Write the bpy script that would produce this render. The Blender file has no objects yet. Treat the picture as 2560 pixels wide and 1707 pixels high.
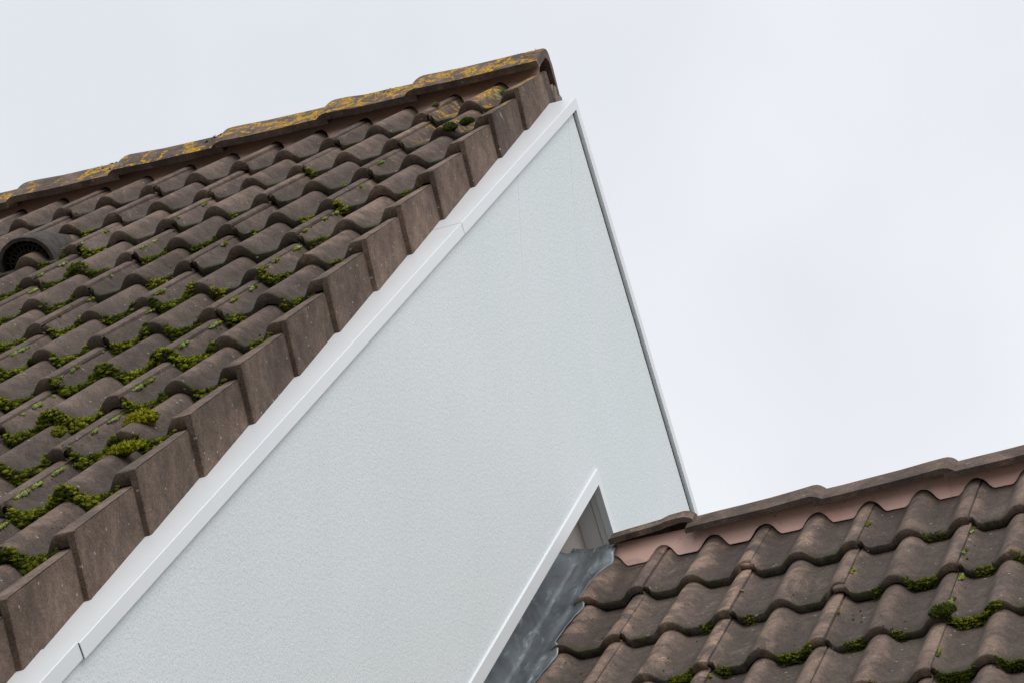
import bpy, math, random
import numpy as np
from mathutils import Vector, Matrix, noise

scene = bpy.context.scene
COL = scene.collection
rnd = random.Random(7)
nr = np.random.default_rng(11)

# ------------------------------------------------------------------ camera
cam_d = bpy.data.cameras.new('camera')
cam = bpy.data.objects.new('camera', cam_d)
COL.objects.link(cam)
cam_d.sensor_fit = 'HORIZONTAL'
cam_d.sensor_width = 36.0
cam_d.lens = 7854.63 * 36.0 / 2560.0
cam_d.clip_start = 0.1
cam_d.clip_end = 3000
cam.location = (2.51908, -7.32195, -5.56915)
cam.rotation_euler = (2.10693, 0.04375, 0.37500)
scene.camera = cam

# ------------------------------------------------------------------ sky and sun
SUN_DIR = Vector((0.60, -0.42, 0.68)).normalized()
world = bpy.data.worlds.new('World')
scene.world = world
world.use_nodes = True
wt = world.node_tree
wt.nodes.clear()
w_out = wt.nodes.new('ShaderNodeOutputWorld')
w_bg = wt.nodes.new('ShaderNodeBackground')
w_bg.inputs['Strength'].default_value = 0.10
sky = wt.nodes.new('ShaderNodeTexSky')
sky.sky_type = 'NISHITA'
sky.sun_disc = False
sky.sun_elevation = math.asin(SUN_DIR.z)
sky.sun_rotation = math.atan2(SUN_DIR.x, SUN_DIR.y)
sky.air_density = 1.0
sky.dust_density = 4.0
w_tc = wt.nodes.new('ShaderNodeTexCoord')
w_no = wt.nodes.new('ShaderNodeTexNoise')
w_no.inputs['Scale'].default_value = 6.0
w_no.inputs['Detail'].default_value = 3.0
w_no.inputs['Roughness'].default_value = 0.45
w_ra = wt.nodes.new('ShaderNodeValToRGB')          # a closed layer of high cloud
w_ra.color_ramp.elements[0].position = 0.36
w_ra.color_ramp.elements[0].color = (8.0, 8.32, 8.85, 1)
w_ra.color_ramp.elements[1].position = 0.64
w_ra.color_ramp.elements[1].color = (9.2, 9.45, 9.88, 1)
w_mx = wt.nodes.new('ShaderNodeMix')
w_mx.data_type = 'RGBA'
w_mx.inputs[0].default_value = 0.94
wt.links.new(w_tc.outputs['Generated'], w_no.inputs['Vector'])
wt.links.new(w_no.outputs['Fac'], w_ra.inputs['Fac'])
wt.links.new(sky.outputs['Color'], w_mx.inputs[6])
wt.links.new(w_ra.outputs['Color'], w_mx.inputs[7])
wt.links.new(w_mx.outputs[2], w_bg.inputs['Color'])
wt.links.new(w_bg.outputs['Background'], w_out.inputs['Surface'])

sun_d = bpy.data.lights.new('sun', 'SUN')
sun_d.energy = 1.5
sun_d.angle = math.radians(45)
sun_d.color = (1.0, 0.97, 0.93)
sun = bpy.data.objects.new('sun', sun_d)
COL.objects.link(sun)
sun.rotation_euler = SUN_DIR.to_track_quat('Z', 'Y').to_euler()

vs = scene.view_settings
vs.view_transform = 'Standard'
vs.look = 'None'
vs.exposure = 0.0
vs.gamma = 1.0
vs.use_curve_mapping = False

# ------------------------------------------------------------------ the measured place
P = 0.80177                         # roof pitch
CP, SP = math.cos(P), math.sin(P)
YR = 0.0785                         # both ridges lie over this line
OL = Vector((0, YR, 0.0811))        # apex of the crest planes, upper house
OR_ = Vector((0, YR, -1.6108))      # the same, lower house
GL, GR = 0.33486, 0.32892           # course spacing
WL, WR = 0.300, 0.29468             # cover width of a tile
DL, DR = 0.4478, 0.4078             # apex to the front of the first course
AL = 0.2941                         # verge to the first joint
JR = 0.25965 - WR                   # first joint on the lower roof
XW = 0.0711                         # outer face of the edge trim
XP = XW - 0.013                     # face of the render
XO = XW - 0.100                     # old wall behind the cladding
H = 0.037                           # height of a roll
T = 0.031                           # step from course to course
ZR = 0.80                           # the lower roof's tiles are this much flatter
GROUND = -7.169

S = Vector((0, -CP, -SP))
N = Vector((0, -SP, CP))
B = Vector((0, CP, -SP))
NB = Vector((0, SP, CP))

# ------------------------------------------------------------------ helpers
def link(name, me, mat=None, parent=None):
    o = bpy.data.objects.new(name, me)
    COL.objects.link(o)
    if mat is not None and me is not None and not me.materials:
        me.materials.append(mat)
    if parent is not None:
        o.parent = parent
    return o

def tag(o, label, cat=None, group=None, kind=None):
    o['label'] = label
    if cat: o['category'] = cat
    if group: o['group'] = group
    if kind: o['kind'] = kind
    return o

def mesh(name, v, f, smooth=False, angle=None):
    me = bpy.data.meshes.new(name)
    me.from_pydata([tuple(p) for p in v], [], [tuple(q) for q in f])
    me.update()
    if smooth:
        me.polygons.foreach_set('use_smooth', [True] * len(me.polygons))
        if angle:
            me.set_sharp_from_angle(angle=math.radians(angle))
    return me

def big_mesh(name, v, f, tint=None):
    """Mesh from numpy triangles."""
    me = bpy.data.meshes.new(name)
    me.vertices.add(len(v))
    me.vertices.foreach_set('co', np.ascontiguousarray(v, dtype=np.float32).ravel())
    n = len(f)
    me.loops.add(n * 3)
    me.loops.foreach_set('vertex_index', np.ascontiguousarray(f, dtype=np.int32).ravel())
    me.polygons.add(n)
    me.polygons.foreach_set('loop_start', np.arange(0, n * 3, 3, dtype=np.int32))
    me.polygons.foreach_set('loop_total', np.full(n, 3, dtype=np.int32))
    me.polygons.foreach_set('use_smooth', np.ones(n, dtype=bool))
    me.update(calc_edges=True)
    if tint is not None:
        a = me.color_attributes.new('tint', 'FLOAT_COLOR', 'POINT')
        c = np.ones((len(v), 4), dtype=np.float32)
        c[:, :3] = tint
        a.data.foreach_set('color', c.ravel())
    return me

def prism_x(pts_yz, x0, x1):
    """Solid from a polygon in the YZ plane, pushed along X."""
    n = len(pts_yz)
    v = [(x0, y, z) for y, z in pts_yz] + [(x1, y, z) for y, z in pts_yz]
    f = [tuple(range(n))[::-1], tuple(range(n, 2 * n))]
    for i in range(n):
        j = (i + 1) % n
        f.append((i, j, j + n, i + n))
    area = sum(pts_yz[i][0] * pts_yz[(i + 1) % n][1] - pts_yz[(i + 1) % n][0] * pts_yz[i][1] for i in range(n))
    if area < 0:
        f = [tuple(reversed(q)) for q in f]
    return v, f

def merge(parts):
    v, f = [], []
    for pv, pf in parts:
        k = len(v)
        v += list(pv)
        f += [tuple(i + k for i in q) for q in pf]
    return v, f

def box(x0, x1, y0, y1, z0, z1):
    v = [(x, y, z) for z in (z0, z1) for y in (y0, y1) for x in (x0, x1)]
    f = [(0, 2, 3, 1), (4, 5, 7, 6), (0, 1, 5, 4), (2, 6, 7, 3), (0, 4, 6, 2), (1, 3, 7, 5)]
    return v, f

def sm(a, b, x):
    t = min(1, max(0, (x - a) / (b - a)))
    return t * t * (3 - 2 * t)

# ------------------------------------------------------------------ materials
class NT:
    def __init__(self, name):
        self.m = bpy.data.materials.new(name)
        self.m.use_nodes = True
        self.t = self.m.node_tree
        self.b = self.t.nodes['Principled BSDF']
        self.pos = self.t.nodes.new('ShaderNodeNewGeometry').outputs['Position']
    def n(self, kind, **kw):
        d = self.t.nodes.new('ShaderNode' + kind)
        for k, val in kw.items():
            setattr(d, k, val)
        return d
    def l(self, a, b):
        self.t.links.new(a, b)
    def noise(self, scale, detail=4, rough=0.55, vec=None, dist=0.0):
        d = self.n('TexNoise')
        d.inputs['Scale'].default_value = scale
        d.inputs['Detail'].default_value = detail
        d.inputs['Roughness'].default_value = rough
        d.inputs['Distortion'].default_value = dist
        self.l(vec if vec is not None else self.pos, d.inputs['Vector'])
        return d.outputs['Fac']
    def ramp(self, fac, a, b):
        d = self.n('MapRange')
        d.inputs['From Min'].default_value = a
        d.inputs['From Max'].default_value = b
        self.l(fac, d.inputs['Value'])
        return d.outputs['Result']
    def math(self, op, a, b):
        d = self.n('Math', operation=op)
        for i, s in enumerate((a, b)):
            if isinstance(s, (int, float)):
                d.inputs[i].default_value = s
            else:
                self.l(s, d.inputs[i])
        return d.outputs[0]
    def mix(self, fac, a, b, blend='MIX'):
        d = self.n('Mix', data_type='RGBA', blend_type=blend)
        for i, s in ((0, fac), (6, a), (7, b)):
            if isinstance(s, (int, float)):
                d.inputs[i].default_value = s
            elif isinstance(s, tuple):
                d.inputs[i].default_value = (*s, 1)
            else:
                self.l(s, d.inputs[i])
        return d.outputs[2]
    def attr(self, name, kind='GEOMETRY', out='Fac'):
        d = self.n('Attribute', attribute_type=kind, attribute_name=name)
        return d.outputs[out]
    def scaled(self, sx, sy, sz, rot=(0, 0, 0)):
        d = self.n('Mapping')
        d.inputs['Scale'].default_value = (sx, sy, sz)
        d.inputs['Rotation'].default_value = rot
        self.l(self.pos, d.inputs['Vector'])
        return d.outputs['Vector']
    def done(self, col, rough=0.9, bump=None, strength=0.4, dist=0.002, metal=0.0, spec=0.3):
        if isinstance(col, tuple):
            self.b.inputs['Base Color'].default_value = (*col, 1)
        else:
            self.l(col, self.b.inputs['Base Color'])
        if isinstance(rough, (int, float)):
            self.b.inputs['Roughness'].default_value = rough
        else:
            self.l(rough, self.b.inputs['Roughness'])
        self.b.inputs['Metallic'].default_value = metal
        self.b.inputs['Specular IOR Level'].default_value = spec
        if bump is not None:
            d = self.n('Bump')
            d.inputs['Strength'].default_value = strength
            d.inputs['Distance'].default_value = dist
            self.l(bump, d.inputs['Height'])
            self.l(d.outputs['Normal'], self.b.inputs['Normal'])
        return self.m

def concrete(name, dark, mid, tan, tan_lo, tan_hi):
    k = NT(name)
    big = k.noise(5.0, 5, 0.6)
    fine = k.noise(260, 3, 0.65)
    med = k.noise(60, 4, 0.65)
    rand = k.n('ObjectInfo').outputs['Random']
    crest = k.attr('crest')
    c = k.mix(k.ramp(big, 0.35, 0.68), dark, mid)
    blot = k.noise(22, 5, 0.62, None, 0.5)
    c = k.mix(1.0, c, k.mix(k.ramp(blot, 0.34, 0.66), (0.76, 0.75, 0.75), (1.20, 1.19, 1.17)), 'MULTIPLY')
    # worn, sandier patches, mostly along the rolls
    w = k.noise(11.0, 6, 0.62, k.scaled(1, 0.75, 0.75), 0.6)
    w = k.math('ADD', w, k.math('MULTIPLY', k.math('SUBTRACT', crest, 0.45), 0.16))
    wf = k.math('MULTIPLY', k.ramp(w, tan_lo, tan_hi), k.attr('worn', 'OBJECT'))
    c = k.mix(wf, c, tan)
    c = k.mix(k.ramp(med, 0.35, 0.75), c, k.mix(0.5, c, (0.05, 0.043, 0.04)))
    # rolls are washed cleaner than the troughs, which hold a dark crust
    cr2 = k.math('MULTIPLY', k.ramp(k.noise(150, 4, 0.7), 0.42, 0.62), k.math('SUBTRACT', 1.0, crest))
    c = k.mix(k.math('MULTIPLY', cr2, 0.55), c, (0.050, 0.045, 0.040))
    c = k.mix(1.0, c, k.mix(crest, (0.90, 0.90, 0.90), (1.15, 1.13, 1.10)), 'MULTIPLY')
    st = k.noise(24, 4, 0.6, k.scaled(2.2, 2.2, 0.35))
    c = k.mix(1.0, c, k.mix(k.ramp(st, 0.3, 0.7), (0.88, 0.88, 0.88), (1.10, 1.10, 1.10)), 'MULTIPLY')
    # sand grain
    c = k.mix(1.0, c, k.mix(k.ramp(fine, 0.30, 0.72), (0.60, 0.59, 0.59), (1.50, 1.48, 1.46)), 'MULTIPLY')
    # every tile its own batch
    c = k.mix(1.0, c, k.mix(rand, (0.78, 0.77, 0.77), (1.20, 1.17, 1.14)), 'MULTIPLY')
    # thin algae film
    alg = k.math('MULTIPLY', k.ramp(k.noise(38, 6, 0.7), 0.50, 0.66), k.attr('algae', 'OBJECT'))
    alg = k.math('MULTIPLY', alg, k.math('SUBTRACT', 1.05, crest))
    c = k.mix(alg, c, (0.085, 0.090, 0.046))
    # thin growth plus painted-in shade on the down-facing front edge of the tile
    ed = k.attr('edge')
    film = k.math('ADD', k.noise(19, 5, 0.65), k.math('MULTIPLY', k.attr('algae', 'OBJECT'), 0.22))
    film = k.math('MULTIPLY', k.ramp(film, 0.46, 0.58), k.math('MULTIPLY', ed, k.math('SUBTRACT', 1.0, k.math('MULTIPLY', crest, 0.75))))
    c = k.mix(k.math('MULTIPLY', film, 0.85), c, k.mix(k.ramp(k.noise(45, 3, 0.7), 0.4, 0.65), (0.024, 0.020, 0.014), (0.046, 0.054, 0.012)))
    # pale crust flecks
    vo = k.n('TexVoronoi', feature='F1')
    vo.inputs['Scale'].default_value = 24
    vo.inputs['Randomness'].default_value = 1.0
    k.l(k.noise_vec() if False else k.scaled(1, 1.5, 1.5), vo.inputs['Vector'])
    fl = k.math('LESS_THAN', k.math('ADD', vo.outputs['Distance'], k.math('MULTIPLY', k.noise(110, 2), 0.20)), 0.19)
    sep = k.n('SeparateColor')
    k.l(vo.outputs['Color'], sep.inputs[0])
    fl = k.math('MULTIPLY', fl, k.math('GREATER_THAN', sep.outputs[0], 0.50))
    c = k.mix(k.math('MULTIPLY', fl, 0.65), c, (0.40, 0.40, 0.37))
    # yellow lichen, only on the pieces that carry it
    li = k.math('MULTIPLY', k.noise(15, 6, 0.7, None, 1.2), 1.0)
    lf = k.math('SUBTRACT', li, k.math('SUBTRACT', 0.78, k.math('MULTIPLY', k.attr('lichen', 'OBJECT'), 0.30)))
    lf = k.ramp(lf, 0.0, 0.035)
    ng = k.n('SeparateXYZ')
    k.l(k.n('NewGeometry').outputs['True Normal'], ng.inputs[0])
    upf = k.ramp(ng.outputs['Z'], 0.40, 0.58)
    lf = k.math('MULTIPLY', lf, upf)
    lf = k.math('MULTIPLY', lf, k.ramp(k.noise(120, 4, 0.7), 0.42, 0.52))
    c = k.mix(lf, c, k.mix(k.noise(60, 2), (0.56, 0.26, 0.008), (0.52, 0.34, 0.020)))
    gl = k.math('MULTIPLY', k.ramp(k.noise(12.5, 5, 0.6, k.scaled(1.3, 1, 1, (0.4, 0.9, 0))), 0.66, 0.69), k.attr('lichen', 'OBJECT'))
    c = k.mix(k.math('MULTIPLY', gl, 0.7), c, (0.33, 0.34, 0.30))
    h = k.math('ADD', k.math('MULTIPLY', fine, 0.55), k.math('MULTIPLY', med, 0.8))
    h = k.math('ADD', h, k.math('MULTIPLY', k.math('ADD', lf, fl), 0.5))
    return k.done(c, 0.93, h, 0.55, 0.0022, spec=0.25)

M = {}
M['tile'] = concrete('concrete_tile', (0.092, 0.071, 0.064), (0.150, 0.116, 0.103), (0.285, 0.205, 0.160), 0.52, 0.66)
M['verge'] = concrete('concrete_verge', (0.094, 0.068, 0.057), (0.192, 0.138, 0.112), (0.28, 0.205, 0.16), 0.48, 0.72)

k = NT('render_coat')
g1 = k.noise(230, 3, 0.6)
g2 = k.noise(105, 4, 0.65)
c = k.mix(k.ramp(k.noise(2.2, 4), 0.3, 0.7), (0.775, 0.835, 0.850), (0.80, 0.85, 0.875))
c = k.mix(k.ramp(g1, 0.58, 0.74), c, (0.57, 0.62, 0.625))
c = k.mix(1.0, c, k.mix(k.ramp(g2, 0.3, 0.7), (0.94, 0.94, 0.94), (1.04, 1.04, 1.04)), 'MULTIPLY')
run = k.noise(3.0, 5, 0.6, k.scaled(1.0, 2.6, 0.35), 0.3)
c = k.mix(k.math('MULTIPLY', k.ramp(run, 0.50, 0.75), 0.045), c, (0.55, 0.60, 0.58))
c = k.mix(k.math('MULTIPLY', k.ramp(k.noise(1.3, 3), 0.5, 0.7), 0.06), c, (0.62, 0.69, 0.66))
M['render'] = k.done(c, 0.95, k.math('ADD', k.math('MULTIPLY', g1, 0.7), g2), 0.50, 0.0030, spec=0.2)

k = NT('white_coated_metal')
c = k.mix(k.ramp(k.noise(7, 3), 0.35, 0.7), (0.79, 0.82, 0.845), (0.815, 0.84, 0.86))
c = k.mix(k.ramp(k.noise(55, 5, 0.7), 0.66, 0.80), c, (0.60, 0.61, 0.60))
M['trim'] = k.done(c, 0.38, k.noise(9, 2), 0.06, 0.004, spec=0.5)

k = NT('insulation_edge')
M['insul'] = k.done(k.mix(k.noise(40, 4), (0.30, 0.29, 0.27), (0.40, 0.39, 0.37)), 0.9)

k = NT('soffit_sheet')
M['soffit'] = k.done(k.mix(k.noise(6, 3), (0.74, 0.74, 0.73), (0.80, 0.80, 0.79)), 0.6)

k = NT('lead_sheet')
tc = k.n('TexCoord').outputs['Object']
def lmap(sx, sy, sz):
    d = k.n('Mapping')
    d.inputs['Scale'].default_value = (sx, sy, sz)
    k.l(tc, d.inputs['Vector'])
    return d.outputs['Vector']
st = k.noise(1.0, 5, 0.6, lmap(16, 3.2, 6), 0.8)
st2 = k.noise(1.0, 5, 0.65, lmap(38, 9, 20), 1.0)
sx = k.n('SeparateXYZ')
k.l(tc, sx.inputs[0])
edge_sheen = k.ramp(k.math('ADD', sx.outputs['X'], k.math('MULTIPLY', st, 0.05)), 0.075, 0.115)    # sheen near the dressed edge, painted as a paler colour
c = k.mix(k.ramp(st, 0.32, 0.70), (0.085, 0.102, 0.118), (0.25, 0.28, 0.30))
c = k.mix(k.math('MULTIPLY', k.ramp(st2, 0.54, 0.68), 0.7), c, (0.42, 0.48, 0.50))
c = k.mix(k.math('MULTIPLY', k.ramp(st2, 0.44, 0.32), 0.5), c, (0.15, 0.115, 0.115))
c = k.mix(k.math('MULTIPLY', edge_sheen, 0.5), c, (0.28, 0.32, 0.34))
M['lead'] = k.done(c, k.ramp(st2, -0.5, 1.6), k.math('ADD', st, k.math('MULTIPLY', st2, 0.35)), 0.30, 0.006, metal=0.4, spec=0.5)

k = NT('ridge_roll')
c = k.mix(k.ramp(k.noise(6, 4, 0.6), 0.35, 0.7), (0.78, 0.47, 0.39), (0.86, 0.57, 0.485))
c = k.mix(k.ramp(k.noise(75, 3, 0.6), 0.66, 0.76), c, (0.20, 0.12, 0.10))
c = k.mix(k.math('MULTIPLY', k.ramp(k.noise(7.5, 3, 0.5, k.scaled(1, 2, 2)), 0.60, 0.72), 0.6), c, (0.40, 0.32, 0.31))
M['pink'] = k.done(c, 0.55, k.noise(30, 3), 0.1, 0.002)

k = NT('moss')
tint = k.attr('tint', 'GEOMETRY', 'Color')
c = k.mix(1.0, tint, k.mix(k.ramp(k.noise(260, 3, 0.7), 0.3, 0.7), (0.45, 0.45, 0.45), (1.5, 1.5, 1.4)), 'MULTIPLY')
M['moss'] = k.done(c, 1.0, k.noise(420, 3, 0.7), 1.0, 0.004, spec=0.1)

k = NT('mortar')
M['mortar'] = k.done(k.mix(k.noise(70, 5, 0.7), (0.15, 0.12, 0.10), (0.27, 0.23, 0.19)), 0.95, k.noise(160, 4), 0.7, 0.003)

k = NT('vent_plastic')
M['plastic'] = k.done(k.mix(k.noise(50, 3), (0.020, 0.018, 0.017), (0.035, 0.031, 0.029)), 0.6)

k = NT('vent_hood_coating')
M['hood'] = k.done(k.mix(k.ramp(k.noise(35, 5, 0.7), 0.35, 0.7), (0.034, 0.030, 0.027), (0.090, 0.076, 0.067)), 0.85, k.noise(120, 4), 0.5, 0.002)

k = NT('underlay')
M['deck'] = k.done(k.mix(k.noise(8, 3), (0.03, 0.028, 0.026), (0.05, 0.046, 0.043)), 0.95)

k = NT('old_masonry')
M['wall'] = k.done(k.mix(k.noise(14, 5, 0.6), (0.30, 0.27, 0.25), (0.42, 0.38, 0.35)), 0.95, k.noise(90, 4), 0.4, 0.003)

k = NT('lawn_and_paving')
M['ground'] = k.done(k.mix(k.ramp(k.noise(0.35, 4), 0.42, 0.55), (0.05, 0.065, 0.025), (0.15, 0.14, 0.13)), 0.95, k.noise(40, 4), 0.3, 0.01)

# ------------------------------------------------------------------ ground
gv = [(-900, -900, GROUND), (900, -900, GROUND), (900, 900, GROUND), (-900, 900, GROUND)]
ground = link('ground', mesh('ground', gv, [(0, 1, 2, 3)]), M['ground'])
tag(ground, 'open ground of lawn and paving round both houses', kind='structure')

# ------------------------------------------------------------------ roof tile shapes
CR = 0.019                          # the joint lies this far beside the top of its roll
def roll(x):
    """Height above the trough of the two-roll profile, joint at x = 0."""
    d0 = ((x + CR + 0.075) % 0.15) - 0.075
    tot = 0.0
    for e in (-0.007, -0.0035, 0.0, 0.0035, 0.007):       # small fillet at the foot of the roll
        d = abs(d0 + e)
        tot += max(0.0, 1 - (d / 0.043) ** 2.1)
    return H * tot / 5 * 1.008

def set_crest(me, h, edge=None):
    a = me.attributes.new('crest', 'FLOAT', 'POINT')
    a.data.foreach_set('value', h)
    if edge is not None:
        a = me.attributes.new('edge', 'FLOAT', 'POINT')
        a.data.foreach_set('value', edge)

def tile_mesh(name, seed, chip=None, verge=False):
    r = random.Random(seed)
    length = 0.405
    xs = [-0.030, -0.022, -0.014, -0.006, -0.0005, 0.0005]
    end = 0.2941 if verge else 0.2975
    x = 0.007
    while x < end - 0.004:
        xs.append(x)
        x += 0.0078
    if verge:
        xs = [q for q in xs if q < 0.288] + [0.288, 0.2915, 0.2941]
    else:
        xs += [end - 0.0015, end]
    def prof(x):
        if verge and x > 0.18:
            return max(H * sm(0.216, 0.252, x), roll(x) if x < 0.215 else 0)
        return roll(min(x, end))
    ph = r.random() * 50
    v, f, cr, eg = [], [], [], []
    rows = 9
    for x in xs:
        h = prof(x)
        und = x < 0
        z0 = h - H - (0.011 if und else (0.0035 if x < 0.03 and not verge or (verge and x < 0.03) else 0.0))
        if x >= 0.03:
            z0 = h - H
        elif x >= 0:
            z0 = h - H - 0.0035 * (1 - x / 0.03)
        th = 0.0295 if not und else 0.017
        yo = 0.0
        if x < 0.010:
            yo = 0.016 + 0.007 * noise.noise(Vector((x * 120, ph, 0)))
        rag = 0.0022 * noise.noise(Vector((x * 90, ph, 1))) + 0.0014 * noise.noise(Vector((x * 300, ph, 2)))
        rz = 0.0013 * noise.noise(Vector((x * 160, ph, 3)))
        if chip and chip[0] < x < chip[1]:
            yo += chip[2] * (0.75 + 0.25 * noise.noise(Vector((x * 200, ph, 7)))) * sm(chip[0], chip[0] + 0.012, x)
        yo += rag
        prof_pts = [(yo + 0.060, -th + 0.002), (yo + 0.004, -th), (yo, -th * 0.62 + rz), (yo + 0.0002, -0.0050 + rz),
                    (yo + 0.0018, -0.0014), (yo + 0.0055, -0.0001), (yo + 0.055, 0), (0.19, 0), (length, 0)]
        for y, dz in prof_pts:
            wob = 0.0009 * noise.noise(Vector((x * 14, y * 16, ph)))
            xt = x - (0.0155 * y / GL + 0.0006) * sm(0.25, 0.288, x) if verge else x
            v.append((xt, y, z0 + dz - T * y / GL + wob))
            cr.append(h / H)
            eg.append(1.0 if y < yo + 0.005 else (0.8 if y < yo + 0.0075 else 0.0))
    n = len(xs)
    for i in range(n - 1):
        for j in range(rows - 1):
            a = i * rows + j
            f.append((a, a + rows, a + rows + 1, a + 1))
    if not verge:
        # right edge: a real lip over the neighbour
        base = (n - 1) * rows
        k0 = len(v)
        for j in range(rows):
            p = v[base + j]
            v.append((p[0], p[1], p[2] - (0.0075 if j >= 3 else 0.0)))
            cr.append(0.5)
        for j in range(2, rows - 1):
            f.append((base + j, k0 + j, k0 + j + 1, base + j + 1))
    else:
        # hanging skirt, tucked in behind the course above
        nseg, nh = 8, 6
        skirt = 0.130
        def corner(y, d):
            slant = -0.034 * min(1, d / skirt)
            return y + slant * max(0, 1 - y / length)
        k0 = len(v)
        ys = [0.0, 0.003, 0.02, 0.08, 0.16, 0.26, 0.33, length]
        for q, y in enumerate(ys):
            tuck = -0.015 * y / GL
            for j in range(nh):
                d = 0.001 + (skirt + 0.006 * noise.noise(Vector((y * 22, ph, 4))) * (j == nh - 1)) * j / (nh - 1)
                xx = 0.2941 + tuck - (0.0022 if q == 0 else 0)
                v.append((xx + 0.0008 * noise.noise(Vector((y * 40, d * 40, ph))), corner(y, d), -d - T * y / GL))
                cr.append(0.6)
        k1 = len(v)
        for q, y in enumerate(ys):
            tuck = -0.015 * y / GL
            for j in range(nh):
                d = 0.001 + (skirt + 0.006 * noise.noise(Vector((y * 22, ph, 4))) * (j == nh - 1)) * j / (nh - 1)
                v.append((0.2941 + tuck - 0.0165, corner(y, d), -d - T * y / GL))
                cr.append(0.6)
        for q in range(len(ys) - 1):
            for j in range(nh - 1):
                a = k0 + q * nh + j
                f.append((a, a + 1, a + nh + 1, a + nh))
                b = k1 + q * nh + j
                f.append((b, b + nh, b + nh + 1, b + 1))
            a = k0 + q * nh + nh - 1
            b = k1 + q * nh + nh - 1
            f.append((a, b, b + nh, a + nh))
        for j in range(nh - 1):
            f.append((k0 + j, k1 + j, k1 + j + 1, k0 + j + 1))
    me = mesh(name, v, f, True, 48)
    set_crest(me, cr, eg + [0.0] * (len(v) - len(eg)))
    me.materials.append(M['tile'])
    if verge:
        me.materials.append(M['verge'])
        me.polygons.foreach_set('material_index', [1 if min(q.vertices) >= k0 else 0 for q in me.polygons])
    return me

tile_variants = [tile_mesh('roof_tile', 100 + i) for i in range(7)]
tile_broken = [tile_mesh('roof_tile_chipped', 300, (0.262, 0.31, 0.040)), tile_mesh('roof_tile_chipped', 301, (0.255, 0.31, 0.058))]
verge_variants = [tile_mesh('verge_tile', 200 + i, verge=True) for i in range(5)]

def empty(name, loc, parent=None):
    o = bpy.data.objects.new(name, None)
    o.location = loc
    o.empty_display_size = 0.3
    COL.objects.link(o)
    if parent: o.parent = parent
    return o

def roof_deck(name, org, x0, x1, length, parent, base):
    """Boarded deck under the tiles, both slopes; its own axes are X, up-slope, outward."""
    top, low = -0.085, -0.16
    def pt(s, n, back):
        d = (B if back else S) * s + (NB if back else N) * n
        return d
    vts, fcs = [], []
    for x in (x0, x1):
        for (s, n, bk) in ((length, top, 0), (0.0, top, 0), (length, top, 1), (length, low, 1), (0.0, low, 0), (length, low, 0)):
            q = pt(s, n, bk)
            if s == 0.0:
                q = Vector((0, 0, n / CP))
            vts.append(Vector((x, q.y, q.z)))
    loc = Matrix.Rotation(-P, 3, 'X')
    vts = [loc @ q for q in vts]
    for i in range(6):
        j = (i + 1) % 6
        fcs.append((i, j, j + 6, i + 6))
    fcs.append((5, 4, 1, 0)); fcs.append((4, 3, 2, 1))
    fcs.append((6, 7, 10, 11)); fcs.append((7, 8, 9, 10))
    o = link(name, mesh(name, vts, fcs), M['deck'], parent)
    o.location = org - base
    o.rotation_euler = (P, 0, 0)
    return o

# ------------------------------------------------------------------ the two houses
base_l = Vector((-2.4, YR, GROUND))
base_r = Vector((2.2, YR, GROUND))
house_l = empty('terraced_house', base_l)
tag(house_l, 'higher house with mossy brown tiled roof and white rendered gable', 'house', 'stepped terraced houses')
house_r = empty('terraced_house', base_r)
tag(house_r, 'lower house at bottom right, brown tiled roof with pink ridge strip and lead flashing', 'house', 'stepped terraced houses')

ROWS_L, COLS_L = 17, 16
ROWS_R, COLS_R = 12, 13
LEN_L = DL + GL * (ROWS_L - 1) + 0.02
LEN_R = DR + GR * (ROWS_R - 1) + 0.02
X_L = -AL - WL * COLS_L
X_R = JR + WR * COLS_R
roof_l = roof_deck('roof', OL, X_L, -0.02, LEN_L, house_l, base_l)
roof_r = roof_deck('roof', OR_, XO + 0.001, X_R, LEN_R, house_r, base_r)
roof_l['label'] = 'steep roof of brown double-roll tiles grown with moss'
roof_r['label'] = 'roof of brown double-roll tiles with sandy worn patches'

def put(name, me, parent, x, u, n=0.0, worn=0.3, algae=0.3, lichen=0.0, rz=0.0):
    o = bpy.data.objects.new(name, me)
    COL.objects.link(o)
    o.parent = parent
    o.location = (x, u, n)
    o.rotation_euler = (0, 0, rz)
    o['worn'] = worn
    o['algae'] = algae
    o['lichen'] = lichen
    return o

def jit(a):
    return rnd.uniform(-a, a)

VENT = (3, 4)
for r in range(1, ROWS_L + 1):
    u = -(DL + (r - 1) * GL)
    o = put('verge_tile', verge_variants[(r * 3) % 5], roof_l, -AL, u + jit(0.005), jit(0.002),
            0.5, 0.1 if r < 5 else 0.35, 0.88 if r == 1 else (0.78 if r == 2 else (0.5 if r == 3 else 0.0)), jit(0.003))
    for c in range(1, COLS_L + 1):
        me = tile_variants[rnd.randrange(7)]
        alg = min(1.0, 0.12 + 0.11 * (r - 2) + 0.06 * c) if r > 1 else 0.1
        li = 0.0
        if c == 1 and r <= 2: li = 0.42
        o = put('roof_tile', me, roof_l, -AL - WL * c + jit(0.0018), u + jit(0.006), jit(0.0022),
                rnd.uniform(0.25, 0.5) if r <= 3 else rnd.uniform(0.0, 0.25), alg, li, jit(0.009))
for r in range(1, ROWS_R + 1):
    u = -(DR + (r - 1) * GR)
    for c in range(COLS_R):
        me = tile_variants[rnd.randrange(7)]
        if (r, c) == (1, 1): me = tile_broken[0]
        if (r, c) == (2, 2): me = tile_broken[1]
        worn = 1.0 if c <= 1 else (0.8 if c <= 2 else 0.5)
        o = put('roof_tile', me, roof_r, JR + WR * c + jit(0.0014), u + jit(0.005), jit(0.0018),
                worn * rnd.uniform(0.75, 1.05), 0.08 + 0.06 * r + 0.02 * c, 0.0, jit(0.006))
        o.scale = (WR / WL, GR / GL, ZR)

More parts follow.
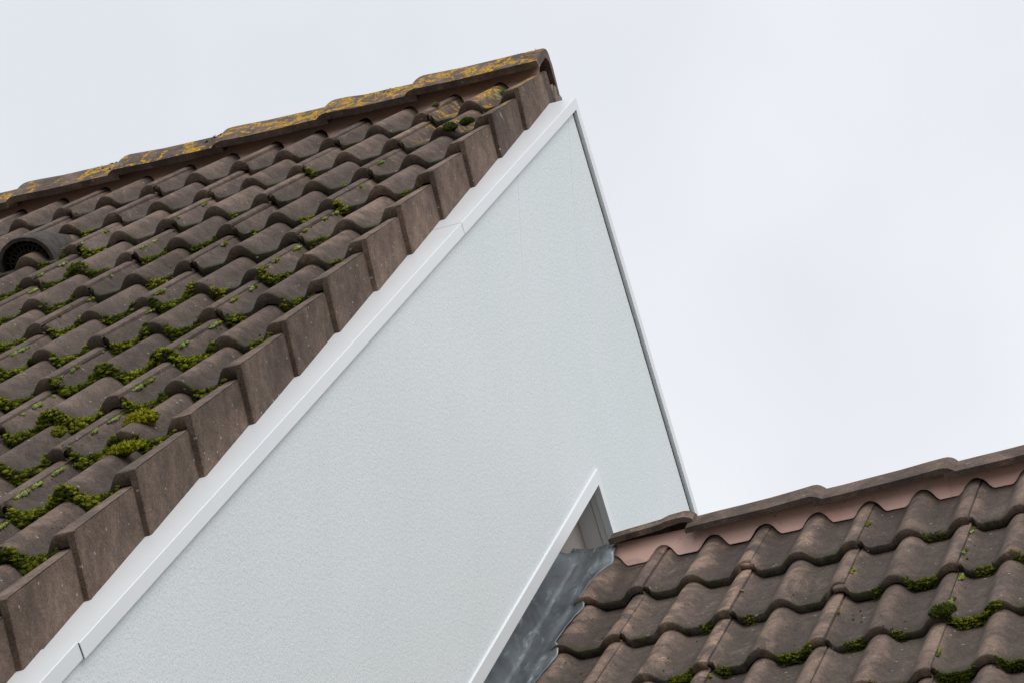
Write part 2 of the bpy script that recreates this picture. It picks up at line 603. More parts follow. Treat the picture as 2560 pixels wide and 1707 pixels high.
# ------------------------------------------------------------------ ridge tiles
def ridge_mesh(name, length, s_leg, n_leg, z_top, bell, seed, bell_len=0.045, skew=0.0):
    """Angular ridge tile with a rounded back; x runs along it, bell at x = 0 (bell=-1) or at the end (bell=1)."""
    r = random.Random(seed)
    ph = r.random() * 40
    def section(off, th):
        d = S * s_leg + N * n_leg
        L = Vector((d.y, d.z))
        zt = z_top
        A = Vector((0, (zt - 0.19 * L.y) / 0.81))
        e = (A - L).normalized()
        nrm = Vector((-e.y, e.x))              # outward on the near leg
        L = L + nrm * off
        A = A + Vector((0, off / max(0.3, nrm.y)))
        out = []
        for t in (0.0, 0.30, 0.58):
            out.append(L + (A - L) * t)
        p0 = L + (A - L) * 0.62
        p2 = Vector((-p0.x, p0.y))
        for i in range(9):
            t = i / 8
            out.append(p0 * (1 - t) ** 2 + A * (2 * t * (1 - t)) + p2 * t * t)
        for t in (0.58, 0.30, 0.0):
            q = L + (A - L) * t
            out.append(Vector((-q.x, q.y)))
        return [(q.x, q.y) for q in out]
    st = [(0.0, -0.001), (0.006, 0.0045), (0.014, 0.0095), (0.024, 0.0128), (0.036, 0.0138), (0.075, 0.0118)]
    for t in (0.40, 0.60, 0.80):
        st.append((length * t, 0.0112 * (1 - t)))
    st += [(length - 0.004, 0.0), (length, -0.003)]
    if bell > 0:
        st = [(length - x, off * 0.9) for x, off in st][::-1]
    v, f, cr = [], [], []
    m = None
    for x, off in st:
        outer = section(off, 0)
        inner = section(off - (0.022 if bell < 0 else 0.016), 0)
        ring = outer + inner[::-1]
        m = len(ring)
        for i, (y, z) in enumerate(ring):
            w = 0.0022 * noise.noise(Vector((x * 25, y * 30, ph))) + 0.0012 * noise.noise(Vector((x * 90, y * 90, ph)))
            v.append((x + 0.002 * noise.noise(Vector((y * 60, z * 60, ph + x * 9))), y + w * 0.6, z + w + skew * x))
            cr.append(0.75)
    for i in range(len(st) - 1):
        for j in range(m):
            a, b = i * m + j, i * m + (j + 1) % m
            f.append((a, b, b + m, a + m))
    half = m // 2
    for j in range(half - 1):
        f.append((j, m - 1 - j, m - 2 - j, j + 1))
        o = (len(st) - 1) * m
        f.append((o + j, o + j + 1, o + m - 2 - j, o + m - 1 - j))
    me = mesh(name, v, f, True, 40)
    set_crest(me, cr)
    me.materials.append(M['tile'])
    return me

inv = Matrix.Rotation(-P, 4, 'X')
def put_ridge(me, parent, x, worn, lichen, algae=0.3, tilt=0.0, lift=0.0, yaw=0.0):
    o = put('ridge_tile', me, parent, 0, 0, 0, worn, algae, lichen)
    m = inv @ Matrix.Translation((x, 0, lift)) @ Matrix.Rotation(tilt, 4, 'Y') @ Matrix.Rotation(yaw, 4, 'Z')
    o.location = m.to_translation()
    o.rotation_euler = m.to_euler()
    return o

left_starts = [-0.448, -0.745, -1.104, -1.466, -1.830, -2.19, -2.55, -2.91, -3.27, -3.63, -3.99, -4.35, -4.71, -5.07]
prev = -0.012
lich_l = [0.96, 0.88, 0.95, 0.86, 0.84, 0.85]
for i, x in enumerate(left_starts):
    L = prev - x + (0.035 if i else 0.0)
    me = ridge_mesh('ridge_tile', L, 0.134, 0.011, 0.018, -1, 400 + i)
    put_ridge(me, roof_l, x, 0.45, lich_l[i] if i < 6 else 0.7, 0.25, jit(0.004), jit(0.0015), jit(0.003))
    prev = x
right_ends = [0.716, 1.082, 1.448, 1.81, 2.17, 2.53, 2.89, 3.25, 3.61, 3.97]
prev = 0.330
me = ridge_mesh('ridge_tile', 0.245, 0.055, 0.026, 0.021, 1, 440)
put_ridge(me, roof_r, 0.098, 0.6, 0.0, 0.2, -0.030, 0.002, 0.0)
for i, x in enumerate(right_ends):
    L = x - prev + (0.03 if i else 0.005)
    me = ridge_mesh('ridge_tile', L, 0.086, 0.024, 0.020, 1, 450 + i)
    o = put_ridge(me, roof_r, x - L, 0.35, 0.18 if i == 0 else 0.0, 0.25, jit(0.003), -0.0015 - 0.0026 * min(i, 3) + jit(0.001), jit(0.003))
    prev = x

# closure roll between ridge tiles and courses: a comb cut round the rolls
def closure_mesh(name, x0, x1, joint, w, s_top, n_top, s_bot, n_bot, zs, first):
    v, f = [], []
    nx = max(4, int((x1 - x0) / 0.005))
    q = w / WL
    for i in range(nx + 1):
        x = x0 + (x1 - x0) * i / nx
        hx = roll(((x - joint) / q) % WL) if True else 0
        t = 1.0
        for k in range(60):
            tt = k / 59
            s = s_top + (s_bot - s_top) * tt
            nn = n_top + (n_bot - n_top) * tt
            surf = (hx - H - T * (first - s) / GL) * zs
            if nn < surf + 0.0045:
                t = tt
                break
        s = s_top + (s_bot - s_top) * t
        nn = n_top + (n_bot - n_top) * t
        w1 = 0.0014 * noise.noise(Vector((x * 30, 3.3, first)))
        for (ss, mm) in ((s_top, n_top), ((s_top + s) / 2, (n_top + nn) / 2 + w1 + 0.0015), (s, nn + 0.0008)):
            v.append((x, -ss, mm))
        for (ss, mm) in ((s, nn - 0.0008), (s_top, n_top - 0.0016)):
            v.append((x, -ss, mm))
    for i in range(nx):
        for j in range(4):
            a = i * 5 + j
            f.append((a, a + 5, a + 6, a + 1))
    return mesh(name, v, f, True, 50)

for x0, x1, dn in ((0.090, 0.40, 0.0), (0.385, 1.055, 0.0030), (1.01, 2.05, 0.0006), (2.0, 3.0, 0.003), (2.95, X_R, 0.0006)):
    link('ridge_closure', closure_mesh('ridge_closure', x0, x1, JR, WR, 0.022, 0.000 + dn, 0.094, -0.057 + dn, ZR, DR), M['pink'], roof_r)
for x0, x1, dn in ((-0.72, -0.03, 0.0), (-1.55, -0.66, 0.0018), (-2.5, -1.5, 0.0), (-3.5, -2.45, 0.0018), (X_L, -3.45, 0.0)):
    link('ridge_closure', closure_mesh('ridge_closure', x0, x1, -AL, WL, 0.030, -0.002 + dn, 0.140, -0.070 + dn, 1.0, DL), M['pink'], roof_l)

# mortar at the open end of the ridge
rr = random.Random(5)
def lump(cx, cy, cz, sx, sy, sz, seed, n=2):
    import bmesh
    bm = bmesh.new()
    bmesh.ops.create_cube(bm, size=1.0)
    bmesh.ops.bevel(bm, geom=bm.edges[:], offset=0.12, segments=2, affect='EDGES')
    bmesh.ops.subdivide_edges(bm, edges=bm.edges[:], cuts=2, use_grid_fill=True)
    for q in bm.verts:
        d = 0.10 * noise.noise(q.co * 3.1 + Vector((seed, 0, 0))) + 0.05 * noise.noise(q.co * 9 + Vector((seed, 5, 0)))
        q.co *= 1 + d
        q.co = Vector((cx + q.co.x * sx, cy + q.co.y * sy, cz + q.co.z * sz))
    me = bpy.data.meshes.new('mortar')
    bm.to_mesh(me)
    bm.free()
    me.polygons.foreach_set('use_smooth', [True] * len(me.polygons))
    return me
loc3 = Matrix.Rotation(-P, 4, 'X')
for (cx, cy, cz, sx, sy, sz, sd) in ((-0.038, 0.085, -0.112, 0.05, 0.085, 0.075, 1.0),):
    o = link('mortar_bedding', lump(cx, cy, cz, sx, sy, sz, sd), M['mortar'], roof_l)
    o.rotation_euler = loc3.to_euler()

# vent tile: a hood with a grille over the plain roll
vr, vc = VENT
vx = -AL - WL * vc + 0.15 - CR - 0.020
vu = -(DL + (vr - 1) * GL)
def hood():
    v, f, cr = [], [], []
    st = [(0.048, 0.088, 0.090), (0.060, 0.091, 0.092), (0.12, 0.085, 0.086), (0.19, 0.080, 0.082), (0.27, 0.056, 0.061), (0.33, 0.045, 0.047)]
    m = 25
    for layer, dt in ((0, 0.0), (1, -0.011)):
        for y, a, h in st:
            for i in range(m):
                t = math.pi * i / (m - 1)
                hh = (h + dt) * math.sin(t) ** 0.85
                w = 0.0012 * noise.noise(Vector((y * 30, t * 6, 2.0)))
                v.append((-(a + dt) * math.cos(t), y, -H - 0.004 + hh + w - T * y / GL))
                cr.append(0.5)
    q = len(st)
    for layer in (0, 1):
        for k in range(q - 1):
            for i in range(m - 1):
                a = (layer * q + k) * m + i
                face = (a, a + m, a + m + 1, a + 1)
                f.append(face[::-1] if layer == 0 else face)
    for i in range(m - 1):
        f.append((i, i + 1, q * m + i + 1, q * m + i))
    me = mesh('vent_hood', v, f, True, 40)
    set_crest(me, cr)
    me.materials.append(M['hood'])
    return me
put('vent_hood', hood(), roof_l, vx, vu, 0.0, 0.2, 0.6, 0.0)

def grille():
    parts = []
    y0 = 0.066
    A, Hh = 0.079, 0.080
    def pt(rad, t):
        return Vector((-A * rad * math.cos(t), y0, -H - 0.004 + Hh * rad * math.sin(t)))
    def bar(p, q, w=0.0022, d=0.006):
        dirv = (q - p).normalized()
        side = Vector((-dirv.z, 0, dirv.x)) * w
        vv = []
        for z in (0, d):
            for c in (p - side, p + side, q + side, q - side):
                vv.append(c + Vector((0, z, 0)))
        ff = [(0, 1, 2, 3), (7, 6, 5, 4), (0, 4, 5, 1), (1, 5, 6, 2), (2, 6, 7, 3), (3, 7, 4, 0)]
        return vv, ff
    for rad in (0.52, 0.74, 0.96):
        for i in range(20):
            t0, t1 = math.pi * i / 20, math.pi * (i + 1) / 20
            parts.append(bar(pt(rad, t0), pt(rad, t1)))
    for i in range(1, 12):
        t = math.pi * i / 12
        parts.append(bar(pt(0.30, t), pt(0.98, t)))
    vv, ff = merge(parts)
    return mesh('vent_grille', vv, ff)
g = link('vent_grille', grille(), M['plastic'], roof_l)
g.location = (vx, vu, 0)

# ------------------------------------------------------------------ gable: old wall, insulation, render panels, trim
def yz(org, s, n, back=False):
    d = org + (B if back else S) * s + (NB if back else N) * n
    return (d.y, d.z)
def apex(org, n):
    return (org.y, org.z + n / CP)

eave_l = LEN_L - 0.35
eave_r = LEN_R - 0.35
# walls of the houses
def house_wall(org, reach, x0, x1, base, name, parent, dn):
    yf = yz(org, reach, dn); yb = yz(org, reach, dn, True)
    poly = [yf, apex(org, dn), yb, (yb[0], GROUND), (yf[0], GROUND)]
    v, f = prism_x(poly, x0, x1)
    v = [(a - base.x, b - base.y, c - base.z) for a, b, c in v]
    return link(name, mesh(name, v, f), M['wall'], parent)
house_wall(OL, eave_l, X_L + 0.1, XO, base_l, 'wall', house_l, -0.165)
house_wall(OR_, eave_r, XO + 0.004, X_R - 0.1, base_r, 'wall', house_r, -0.165)

NT_TOP = -0.126      # top of the upper trim, below the crest plane of the upper roof
NT_BOT = -0.158
NL_TOP = 0.166       # lower trim, above the crest plane of the lower roof
NL_BOT = 0.130
S_END = 5.3
# insulation behind the render
def clad_poly(n_up, n_lo, s0=S_END):
    a = yz(OL, s0, n_up)
    lo = yz(OR_, s0 - 0.35, n_lo)
    bg = 0.026
    pk = Vector((0, OL.y - bg * 0.5 / SP, OL.z + n_up / CP - bg * 0.5 / CP))
    return [a, (pk.y, pk.z), yz(OL, s0, n_up - bg, True), yz(OR_, s0 - 0.35, n_lo, True), apex(OR_, n_lo), lo]
v, f = prism_x(clad_poly(NT_BOT + 0.010, NL_BOT + 0.008), XO + 0.002, XP - 0.008)
v = [(a - base_l.x, b - base_l.y, c - base_l.z) for a, b, c in v]
clad = link('gable_cladding', mesh('gable_cladding', v, f), M['insul'], house_l)
clad['label'] = 'white pebbly rendered gable with white metal edge trim'

def cut(poly, ya, yb):
    """Clip a YZ polygon to ya < y < yb."""
    def half(pts, y0, keep_less):
        out = []
        for i in range(len(pts)):
            p, q = pts[i], pts[(i + 1) % len(pts)]
            ip = (p[0] <= y0) if keep_less else (p[0] >= y0)
            iq = (q[0] <= y0) if keep_less else (q[0] >= y0)
            if ip: out.append(p)
            if ip != iq:
                t = (y0 - p[0]) / (q[0] - p[0])
                out.append((y0, p[1] + t * (q[1] - p[1])))
        return out
    return half(half(poly, ya, False), yb, True)
front = [yz(OL, S_END, NT_BOT + 0.012), apex(OL, NT_BOT + 0.012), apex(OR_, NL_BOT + 0.012), yz(OR_, S_END - 0.35, NL_BOT + 0.012)]
back = [apex(OL, NT_BOT + 0.012), yz(OL, S_END, NT_BOT + 0.012, True), yz(OR_, S_END - 0.35, NL_BOT + 0.012, True), apex(OR_, NL_BOT + 0.012)]
seams = [-9, -0.907, -0.446, 0.030]
def panel(poly, name='render_panel'):
    v, f = prism_x(poly, XP - 0.0078, XP)
    v = [(a - base_l.x, b - base_l.y, c - base_l.z) for a, b, c in v]
    return link(name, mesh(name, v, f), M['render'], clad)
def taper(poly, y0, z_top, z_end, w, side):
    """Open the joint at y0 by w at the top, closing to nothing at z_end."""
    out = []
    n = len(poly)
    for i in range(n):
        p, q = poly[i], poly[(i + 1) % n]
        on_p, on_q = abs(p[0] - y0) < 1e-6, abs(q[0] - y0) < 1e-6
        if on_p and p[1] > z_end:
            out.append((p[0] + side * w, p[1]))
        else:
            out.append(p)
        if on_p and on_q and (p[1] - z_end) * (q[1] - z_end) < 0:
            out.append((y0, z_end))
    return out
full = clad_poly(NT_BOT + 0.012, NL_BOT + 0.012)
ends = {1: -1.28, 2: -1.22, 3: -1.05}
wid = {1: 0.0005, 2: 0.0007, 3: 0.0007}
for i in range(4):
    poly = cut(front if i < 3 else full, seams[i], seams[i + 1] if i < 3 else 9)
    if i > 0:
        poly = taper(poly, seams[i], 0, ends[i], wid[i], 1)
    if i < 3:
        poly = taper(poly, seams[i + 1], 0, ends[i + 1], wid[i + 1], -1)
    panel(poly)

# edge trim: a channel of coated metal along the slope, in lengths
def trim_piece(org, s0, s1, n_top, n_bot, x_in, x_out, back=False, th=0.0018, top=True, end_cut0=0.0, ret=0.0):
    """Folded strip: top flange from x_in to x_out, face from n_top to n_bot at x_out, and a return below."""
    prof = []
    if top:
        prof = [(x_in, n_top), (x_out - 0.0012, n_top), (x_out, n_top - 0.0012), (x_out, n_bot)]
    else:
        prof = [(x_in, n_top), (x_out - 0.0008, n_top), (x_out, n_top - 0.0008), (x_out, n_bot)]
    prof = prof + [(x_out - ret, n_bot)]
    inn = [(x - (th if i >= 2 else 0), n - (th if i < 2 else (th if i == 2 else 0)) + (th if i == len(prof) - 1 else 0)) for i, (x, n) in enumerate(prof)]
    ring = prof + inn[::-1]
    m = len(ring)
    v, f = [], []
    for s, mit in ((s0, True), (s1, False)):
        for x, n in ring:
            if mit and s0 <= 0:
                # mitre at the apex: stop on the plane through the ridge
                yy, zz = apex(org, n)
                v.append((x, yy + (0.0007 if back else -0.0007), zz))
            else:
                yy, zz = yz(org, s, n, back)
                v.append((x, yy, zz))
    for j in range(m):
        a, b = j, (j + 1) % m
        f.append((a, b, b + m, a + m))
    f.append(tuple(range(m))[::-1]); f.append(tuple(range(m, 2 * m)))
    if back:
        f = [tuple(reversed(q)) for q in f]
    v = [(a - base_l.x, b - base_l.y, c - base_l.z) for a, b, c in v]
    me = mesh('edge_trim', v, f)
    return link('edge_trim', me, M['trim'], clad)

XI = -0.055
trim_piece(OL, 0.0, 1.5835, NT_TOP, NT_BOT, XI, XW, ret=0.012)
trim_piece(OL, 1.5850, 4.4030, NT_TOP - 0.0006, NT_BOT, XI, XW - 0.0006, ret=0.012)
trim_piece(OL, 4.4045, S_END, NT_TOP + 0.0022, NT_BOT + 0.002, XI, XW - 0.0035, ret=0.012)
trim_piece(OL, 0.0, S_END, NT_TOP, NT_BOT - 0.004, XI, XW - 0.0012, back=True, ret=0.012)
# lower inverted V where the cladding stops above the lower roof
trim_piece(OR_, 0.0, S_END - 0.35, NL_TOP, NL_BOT, XP - 0.004, XP + 0.0055, top=False, ret=0.020)
trim_piece(OR_, 0.0, S_END - 0.35, NL_TOP - 0.001, NL_BOT, XP - 0.004, XP + 0.0050, back=True, top=False, ret=0.020)
# soffit closing the cut edge of the insulation
for bk in (False, True):
    for (xa, xb, dn) in ((XO + 0.001, XO + 0.052, 0.0), (XO + 0.054, XP - 0.012, -0.0015)):
        pts = []
        for n in (NL_BOT + 0.007 + dn, NL_BOT + 0.004 + dn):
            pts.append((apex(OR_, n), yz(OR_, S_END - 0.35, n, bk)))
        poly = [pts[0][0], pts[0][1], pts[1][1], pts[1][0]]
        v, f = prism_x(poly, xa, xb)
        v = [(a - base_l.x, b - base_l.y, c - base_l.z) for a, b, c in v]
        link('soffit_strip', mesh('soffit_strip', v, f), M['soffit'], clad)

# ------------------------------------------------------------------ lead flashing on the lower roof
def tile_n(xl, s, joint, w, g, d1, under=True):
    """Outer surface of the tiling (normal offset) at x, slope distance s."""
    q = w / WL
    k = math.floor((s - d1) / g)
    front = d1 + (k + 1) * g                     # front of the course that shows here
    h = roll(((xl - joint) / q) % WL)
    return (h - H - T * (front - s) / g) * ZR

def lead():
    v, f = [], []
    nx, ns = 22, 330
    s0, s1 = 0.012, 3.6
    for i in range(ns + 1):
        s = s0 + (s1 - s0) * i / ns
        ph = ((s - DR) / GR) % 1.0
        # edge wanders, steps out just under each course front
        edge = 0.093 - 0.013 * sm(0.08, 0.55, ph) + 0.013 * sm(0.90, 1.0, ph) + 0.003 * noise.noise(Vector((s * 9, 0.3, 0))) + 0.002 * noise.noise(Vector((s * 31, 0.3, 0)))
        if s < DR:
            edge = 0.112 - 0.032 * sm(0.05, 0.28, s) + 0.002 * noise.noise(Vector((s * 22, 0.9, 0)))
        for j in range(nx + 1):
            t = j / nx
            x = XO + 0.004 + (edge - XO - 0.004) * t
            # dressed over the tiles at the edge, bridging towards the wall
            acc = 0
            for q in range(9):
                acc += tile_n(x, s + (q - 4) * 0.0038, JR, WR, GR, DR)
            tn = max(acc / 9, tile_n(x, s, JR, WR, GR, DR) - 0.004)
            smooth_n = -0.006 - 0.012 * math.sin(math.pi * min(1, t * 1.1)) + 0.085 * (1 - sm(0.0, 0.17, t)) * sm(0.0, 0.22, s) + 0.006 * (1 - sm(0.02, 0.25, s))
            b = sm(0.55, 0.95, t)
            n = smooth_n * (1 - b) + (tn + 0.0035) * b
            n = max(n, tn + 0.0030)
            n += 0.0035 * noise.noise(Vector((x * 17, s * 7, 1.5))) * (1 - b * 0.6) + 0.0016 * noise.noise(Vector((x * 40, s * 22, 4.5)))
            n = max(n, tn + 0.0022)
            v.append((x, -s, n))
    # the sheet goes on over the ridge
    for i in range(ns):
        for j in range(nx):
            a = i * (nx + 1) + j
            f.append((a, a + nx + 1, a + nx + 2, a + 1))
    k0 = len(v)
    loc = Matrix.Rotation(-P, 3, 'X')
    nb = 8
    for i in range(nb + 1):
        for j in range(nx + 1):
            t = j / nx
            x = v[j][0]
            e0 = v[j][2]
            if i <= 3:
                a = -P + 0 * i
                d = S * (s0 * (1 - i / 3)) + N * e0
                q = Vector((0, d.y, d.z + 0.002 * i))
            else:
                d = B * ((i - 3) * 0.08) + NB * (e0 + 0.004)
                q = Vector((0, d.y, d.z))
            q = loc @ q
            v.append((x, q.y, q.z))
    for i in range(nb):
        for j in range(nx):
            a = k0 + i * (nx + 1) + j
            f.append((a, a + 1, a + nx + 2, a + nx + 1))
    return mesh('lead_flashing', v, f, True)
flash = link('lead_flashing', lead(), M['lead'], house_r)
flash.location = OR_ - base_r
flash.rotation_euler = (P, 0, 0)
md = flash.modifiers.new('thickness', 'SOLIDIFY')
md.thickness = 0.002
md.offset = -1

# ------------------------------------------------------------------ moss
def ico(sub):
    import bmesh
    bm = bmesh.new()
    bmesh.ops.create_icosphere(bm, subdivisions=sub, radius=1.0)
    v = np.array([q.co[:] for q in bm.verts])
    f = np.array([[l.index for l in q.verts] for q in bm.faces])
    bm.free()
    return v, f
ICO1, ICO2, ICO3 = ico(1), ico(2), ico(3)
def blob_shapes(base, amp, n, seed):
    out = []
    for k in range(n):
        v = base[0].copy()
        d = np.array([1 + amp * (noise.noise(Vector(p) * 2.3 + Vector((seed + k * 7, 0, 0))) + 0.7 * noise.noise(Vector(p) * 6.1 + Vector((0, seed + k * 5, 0)))) for p in v])
        out.append(v * d[:, None])
    return out
BL2 = blob_shapes(ICO2, 0.6, 14, 3.0)
BL1 = blob_shapes(ICO1, 0.5, 10, 9.0)

class Moss:
    def __init__(self):
        self.v, self.f, self.c, self.k = [], [], [], 0
    def add(self, v, f, c):
        self.v.append(v); self.f.append(f + self.k); self.k += len(v)
        self.c.append(np.broadcast_to(np.asarray(c), (len(v), 3)) if np.ndim(c) == 1 else c)
    def blob(self, p, r, col, flat=0.75, stretch=(1, 1), fine=True, fuzz=20):
        lib, F = (BL2, ICO2[1]) if fine else (BL1, ICO1[1])
        v = lib[nr.integers(len(lib))]
        a = nr.uniform(0, 6.283)
        ca, sa = math.cos(a), math.sin(a)
        w = np.column_stack([v[:, 0] * ca - v[:, 1] * sa, v[:, 0] * sa + v[:, 1] * ca, v[:, 2]])
        w = w * np.array([r * stretch[0], r * stretch[1], r * flat]) + np.array(p)
        self.add(w, F, col)
        if fuzz:
            d = nr.normal(size=(fuzz, 3))
            d[:, 2] = np.abs(d[:, 2]) * 0.9
            d /= np.linalg.norm(d, axis=1)[:, None]
            sc = np.array([r * stretch[0], r * stretch[1], r * flat])
            base = d * sc * 0.92 + np.array(p)
            tip = base + (d + nr.normal(size=(fuzz, 3)) * 0.35) * nr.uniform(0.0025, 0.0055, (fuzz, 1))
            side = np.cross(d, nr.normal(size=(fuzz, 3)))
            side /= np.linalg.norm(side, axis=1)[:, None] + 1e-9
            vv = np.concatenate([base - side * 0.0011, base + side * 0.0011, tip])
            ff = np.column_stack([np.arange(fuzz), np.arange(fuzz) + fuzz, np.arange(fuzz) + 2 * fuzz])
            cc = np.concatenate([np.tile(col, (2 * fuzz, 1)), np.tile(np.minimum(np.array(col) * 1.5, 0.6), (fuzz, 1))])
            self.add(vv, ff, cc)
    def build(self, name):
        return big_mesh(name, np.concatenate(self.v), np.concatenate(self.f), np.concatenate(self.c))

DARK = np.array((0.032, 0.040, 0.008)); GREEN = np.array((0.100, 0.130, 0.012)); BRIGHT = np.array((0.285, 0.305, 0.030))
PALE = np.array((0.330, 0.400, 0.130)); BROWN = np.array((0.060, 0.045, 0.022)); YELL = np.array((0.300, 0.290, 0.018))
GREY = np.array((0.17, 0.19, 0.10))
def moss_col(q):
    if q < 0.40: c = DARK + (GREEN - DARK) * nr.random()
    elif q < 0.78: c = GREEN + (BRIGHT - GREEN) * nr.random() * 0.8
    elif q < 0.88: c = BROWN + (DARK - BROWN) * nr.random()
    else: c = BRIGHT
    return c

def grow(m, joint, w, g, d1, rows, x_lo, x_hi, amount, seed, pale_amount, zs=1.0, fat=1.0, dim=0.0):
    """Moss along the course fronts, small cushions along the joints and crumbs in the troughs."""
    q = w / WL
    for r in range(1, rows + 1):
        front = d1 + (r - 1) * g
        x = x_lo
        while x < x_hi:
            am = amount(x, front, r)
            loc = ((x - joint) / q) % WL
            h = roll(loc)
            tr = 1 - h / H
            nz = noise.noise(Vector((x * 7.0, r * 3.7, seed))) + 0.6 * noise.noise(Vector((x * 23.0, r * 5.1, seed)))
            level = am + nz * 0.55 - (1 - tr) * 0.42
            if level > 0.30:
                size = min(1.0, 0.45 + (level - 0.30) * 1.1)
                if nr.random() < 0.38:
                    c0 = DARK + (GREEN - DARK) * nr.random() * (1.0 if dim == 0 else 0.4)
                    m.blob((x, -front - 0.001, (h - H - nr.uniform(0.008, 0.022)) * zs), nr.uniform(0.006, 0.0095) * (0.55 + 0.6 * size) * fat, c0, 1.1, (1.5, 0.9), True, 26)
                up = noise.noise(Vector((x * 9, r * 2.2, seed + 4)))
                for k in range(4 + 2 * (level > 0.45) + 3 * (level > 0.7)):
                    rad = nr.uniform(0.0024, 0.0058) * (0.6 + 0.65 * size) * fat
                    s = front + nr.uniform(-0.006, 0.009) * (0.7 + 0.5 * size) - (0.012 * max(0, up) * nr.random() if level > 0.5 else 0)
                    top = h - H
                    n = top - nr.uniform(0.004, 0.029) if s > front else top - 0.001
                    bright = 0.52 + 0.9 * noise.noise(Vector((x * 4, r * 1.9, seed + 9))) + nr.uniform(-0.25, 0.25) + 0.13 - (0.25 if n < top - 0.013 else -0.06) - dim  # light on top and shade low down are put into the moss tint
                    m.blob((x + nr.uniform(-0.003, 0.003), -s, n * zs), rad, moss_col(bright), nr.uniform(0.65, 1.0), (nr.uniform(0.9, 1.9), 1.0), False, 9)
            x += 0.0040
        # joint cushions
        kk = math.floor((x_lo - joint) / w)
        xj = joint + kk * w
        while xj < x_hi:
            if xj > x_lo:
                pa = pale_amount(xj, front, r)
                dist = 0.02
                while dist < g - 0.01:
                    nz = noise.noise(Vector((xj * 5.3, r * 2.9 + dist * 16, seed + 20)))
                    if nz + pa > 0.42:
                        rad = nr.uniform(0.0035, 0.0062) * (0.8 + 1.1 * max(0, nz + pa - 0.42))
                        s = front - dist
                        n = roll(0.004) - H - T * dist / g + 0.001
                        c = PALE * nr.uniform(0.65, 1.05) if nr.random() < 0.65 else GREEN + (BRIGHT - GREEN) * nr.random()
                        m.blob((xj + 0.004 + nr.uniform(-0.002, 0.006), -s, (n - 0.001) * zs), rad, c, 0.75, (1, nr.uniform(1.0, 1.7)), True, 10)
                        dist += rad * 1.2
                    dist += 0.007
            xj += w
        # crumbs in the troughs
        cnt = int(rows and 0)
        n_cr = int((x_hi - x_lo) * 130)
        for _ in range(n_cr):
            x = nr.uniform(x_lo, x_hi)
            am = amount(x, front, r)
            if nr.random() > am * 1.25: continue
            loc = ((x - joint) / q) % WL
            h = roll(loc)
            if h > 0.65 * H and nr.random() < 0.75: continue
            d = nr.random() ** 1.4 * (g - 0.03)
            if noise.noise(Vector((x * 8, (front - d) * 8, seed + 31))) < -0.05: continue
            n = h - H - T * d / g
            c = (GREY, PALE * 0.55, DARK * 1.4, GREEN)[nr.integers(4)] * nr.uniform(0.7, 1.1)
            m.blob((x, -(front - d), n * zs), nr.uniform(0.0016, 0.0036), c, 0.7, (1, 1.2), False, 0)

def amt_l(x, s, r):
    a = 0.20 + 0.15 * (s - 0.75) + 0.12 * max(0, -x - 0.25)
    if s < 1.0: a -= 0.28
    elif s < 1.35: a -= 0.12
    if x > -0.30: a -= 0.12 if s < 2.0 else 0.02
    return min(0.72, a)
def pale_l(x, s, r):
    return min(0.42, 0.06 + 0.12 * (s - 0.9) + 0.12 * max(0, -x - 0.5)) if s > 0.9 else -0.3
def amt_r(x, s, r):
    return min(0.44, 0.08 + 0.105 * r + 0.13 * max(0, x - 0.5) - (0.14 if x < 0.45 else 0) - (0.16 if r == 1 else 0))
def pale_r(x, s, r):
    return 0.02 + 0.05 * r if r > 1 else -0.2

ml = Moss()
grow(ml, -AL, WL, GL, DL, ROWS_L - 1, -2.6, -0.045, amt_l, 2.0, pale_l)
mo = link('moss', ml.build('moss_growth'), M['moss'])
mo.location = OL
mo.rotation_euler = (P, 0, 0)
tag(mo, 'green moss growing along the tile edges of the higher roof', 'moss', kind='stuff')
mr = Moss()
grow(mr, JR, WR, GR, DR, 7, 0.11, 2.2, amt_r, 8.0, pale_r, ZR, 0.50, 0.30)
mo = link('moss', mr.build('moss_growth'), M['moss'])
mo.location = OR_
mo.rotation_euler = (P, 0, 0)
tag(mo, 'dark green moss growing along the tile edges of the lower roof', 'moss', kind='stuff')

# dark crumbs and lichen crust on the backs of the ridge tiles
mc = Moss()
for i in range(900):
    x = nr.uniform(-2.0, -0.03)
    cl = noise.noise(Vector((x * 5.5, 0.4, 3.0)))
    if cl < -0.08 and x < -0.36: continue
    t = nr.normal() * 0.35
    d = S * 0.134 + N * 0.011
    A = (0.017 - 0.19 * d.z) / 0.81
    if abs(t) < 0.4:
        p = Vector((0, t * 0.05, 0.0205 - 0.45 * abs(t) * 0.05))
    else:
        w = 0.62 - 0.55 * min(1.0, abs(t) - 0.4)
        p = Vector((0, d.y * (1 - w) * (1 if t < 0 else -1), d.z + (A - d.z) * w + 0.001))
    q = Matrix.Rotation(-P, 3, 'X') @ p
    c = (BROWN * 0.9, DARK, BROWN * 0.6, BROWN * 1.3)[nr.integers(4)]
    mc.blob((x, q.y, q.z), nr.uniform(0.0025, 0.0068), c, 0.9, (1, 1), False, 5)
for i in range(26):
    pass
mo = link('moss', mc.build('moss_crumbs'), M['moss'])
mo.location = OL
mo.rotation_euler = (P, 0, 0)
tag(mo, 'dark moss crumbs along the back of the upper ridge', 'moss', kind='stuff')

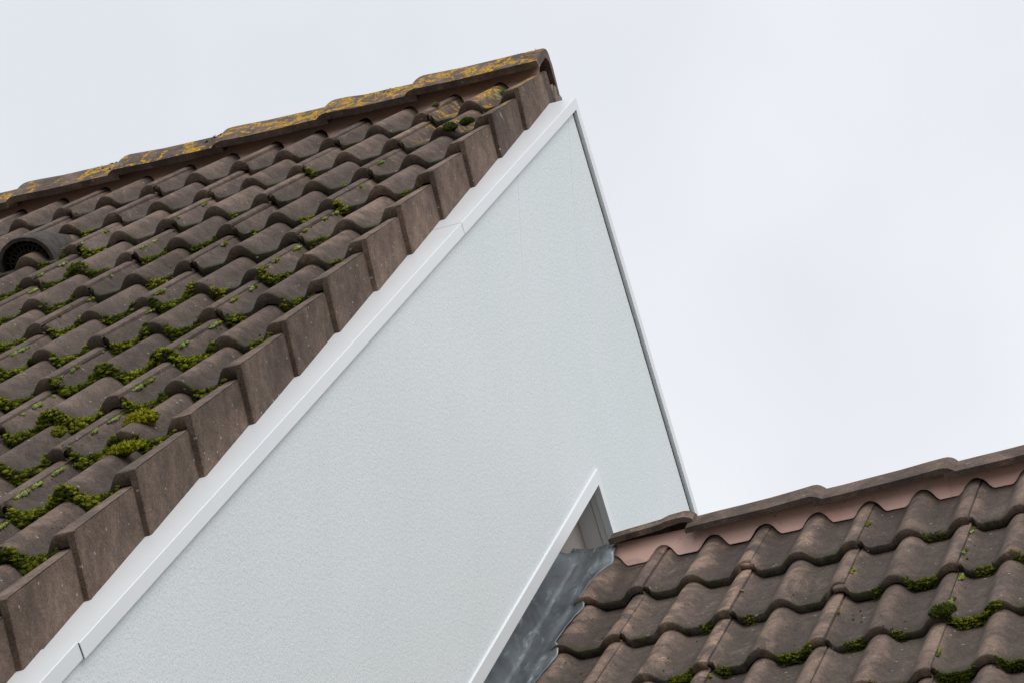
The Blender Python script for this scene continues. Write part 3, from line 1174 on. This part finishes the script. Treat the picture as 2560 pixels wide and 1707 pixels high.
# single cushions large enough to pick out
def cushion(x, s, n, r, col, label, org=OL, stretch=(1, 1), flat=0.7, sub=7):
    m = Moss()
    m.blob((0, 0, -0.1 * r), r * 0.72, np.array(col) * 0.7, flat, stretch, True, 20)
    for i in range(sub * 16):
        d3 = nr.normal(size=3)
        d3[2] = abs(d3[2])
        d3 /= np.linalg.norm(d3)
        w = 0.80 * nr.uniform(0.8, 1.12)
        cc = np.array(col) * nr.uniform(0.55, 1.25) * (0.75 + 0.35 * d3[2])  # tint painted lighter where the cushion faces up to the light
        m.blob((d3[0] * r * w * stretch[0], d3[1] * r * w * stretch[1], d3[2] * r * w * flat - 0.1 * r), nr.uniform(0.0022, 0.0042) + 0.05 * r, cc, 0.9, (1, 1), False, 8)
    o = link('moss_cushion', m.build('moss_cushion'), M['moss'])
    R3 = Matrix.Rotation(P, 3, 'X')
    o.location = org + R3 @ Vector((x, -s, n))
    o.rotation_euler = (P, 0, 0)
    return tag(o, label, 'moss', 'single moss cushions')
cushion(-0.155, 3.36, -0.012, 0.036, (0.30, 0.29, 0.016), 'largest yellow green moss cushion, in the trough beside the verge tiles', stretch=(1.25, 1.0), sub=10)
cushion(-0.130, 3.53, -0.022, 0.024, (0.27, 0.28, 0.016), 'long flat yellow green moss cushion just below the largest one', stretch=(2.0, 1.0), sub=9)
cushion(-0.350, 3.345, 0.000, 0.017, (0.28, 0.28, 0.04), 'small round yellow green moss knob on a tile joint near the lower left')
cushion(-0.140, 0.770, -0.014, 0.022, (0.060, 0.085, 0.014), 'dark green moss cushion topped pale, second course under the upper ridge', stretch=(1.2, 1.0), sub=9)
cushion(-0.085, 0.765, -0.010, 0.017, (0.060, 0.080, 0.010), 'dark moss cushion among yellow lichen at second verge tile', stretch=(1.4, 1.0))
cushion(-0.055, 0.420, -0.014, 0.012, (0.17, 0.20, 0.07), 'small pale moss ball beside the topmost verge tile')
cushion(-0.298, 0.330, -0.012, 0.010, (0.20, 0.22, 0.10), 'pale moss ball on the joint nearest the end of the upper ridge')
cushion(0.25965 + 2.0 * WR + WR - 0.004, DR + 2 * GR - 0.004, 0.000, 0.030, (0.070, 0.095, 0.012), 'thick olive moss clump on a tile joint of the lower roof', org=OR_, stretch=(1.2, 1.0), sub=10)
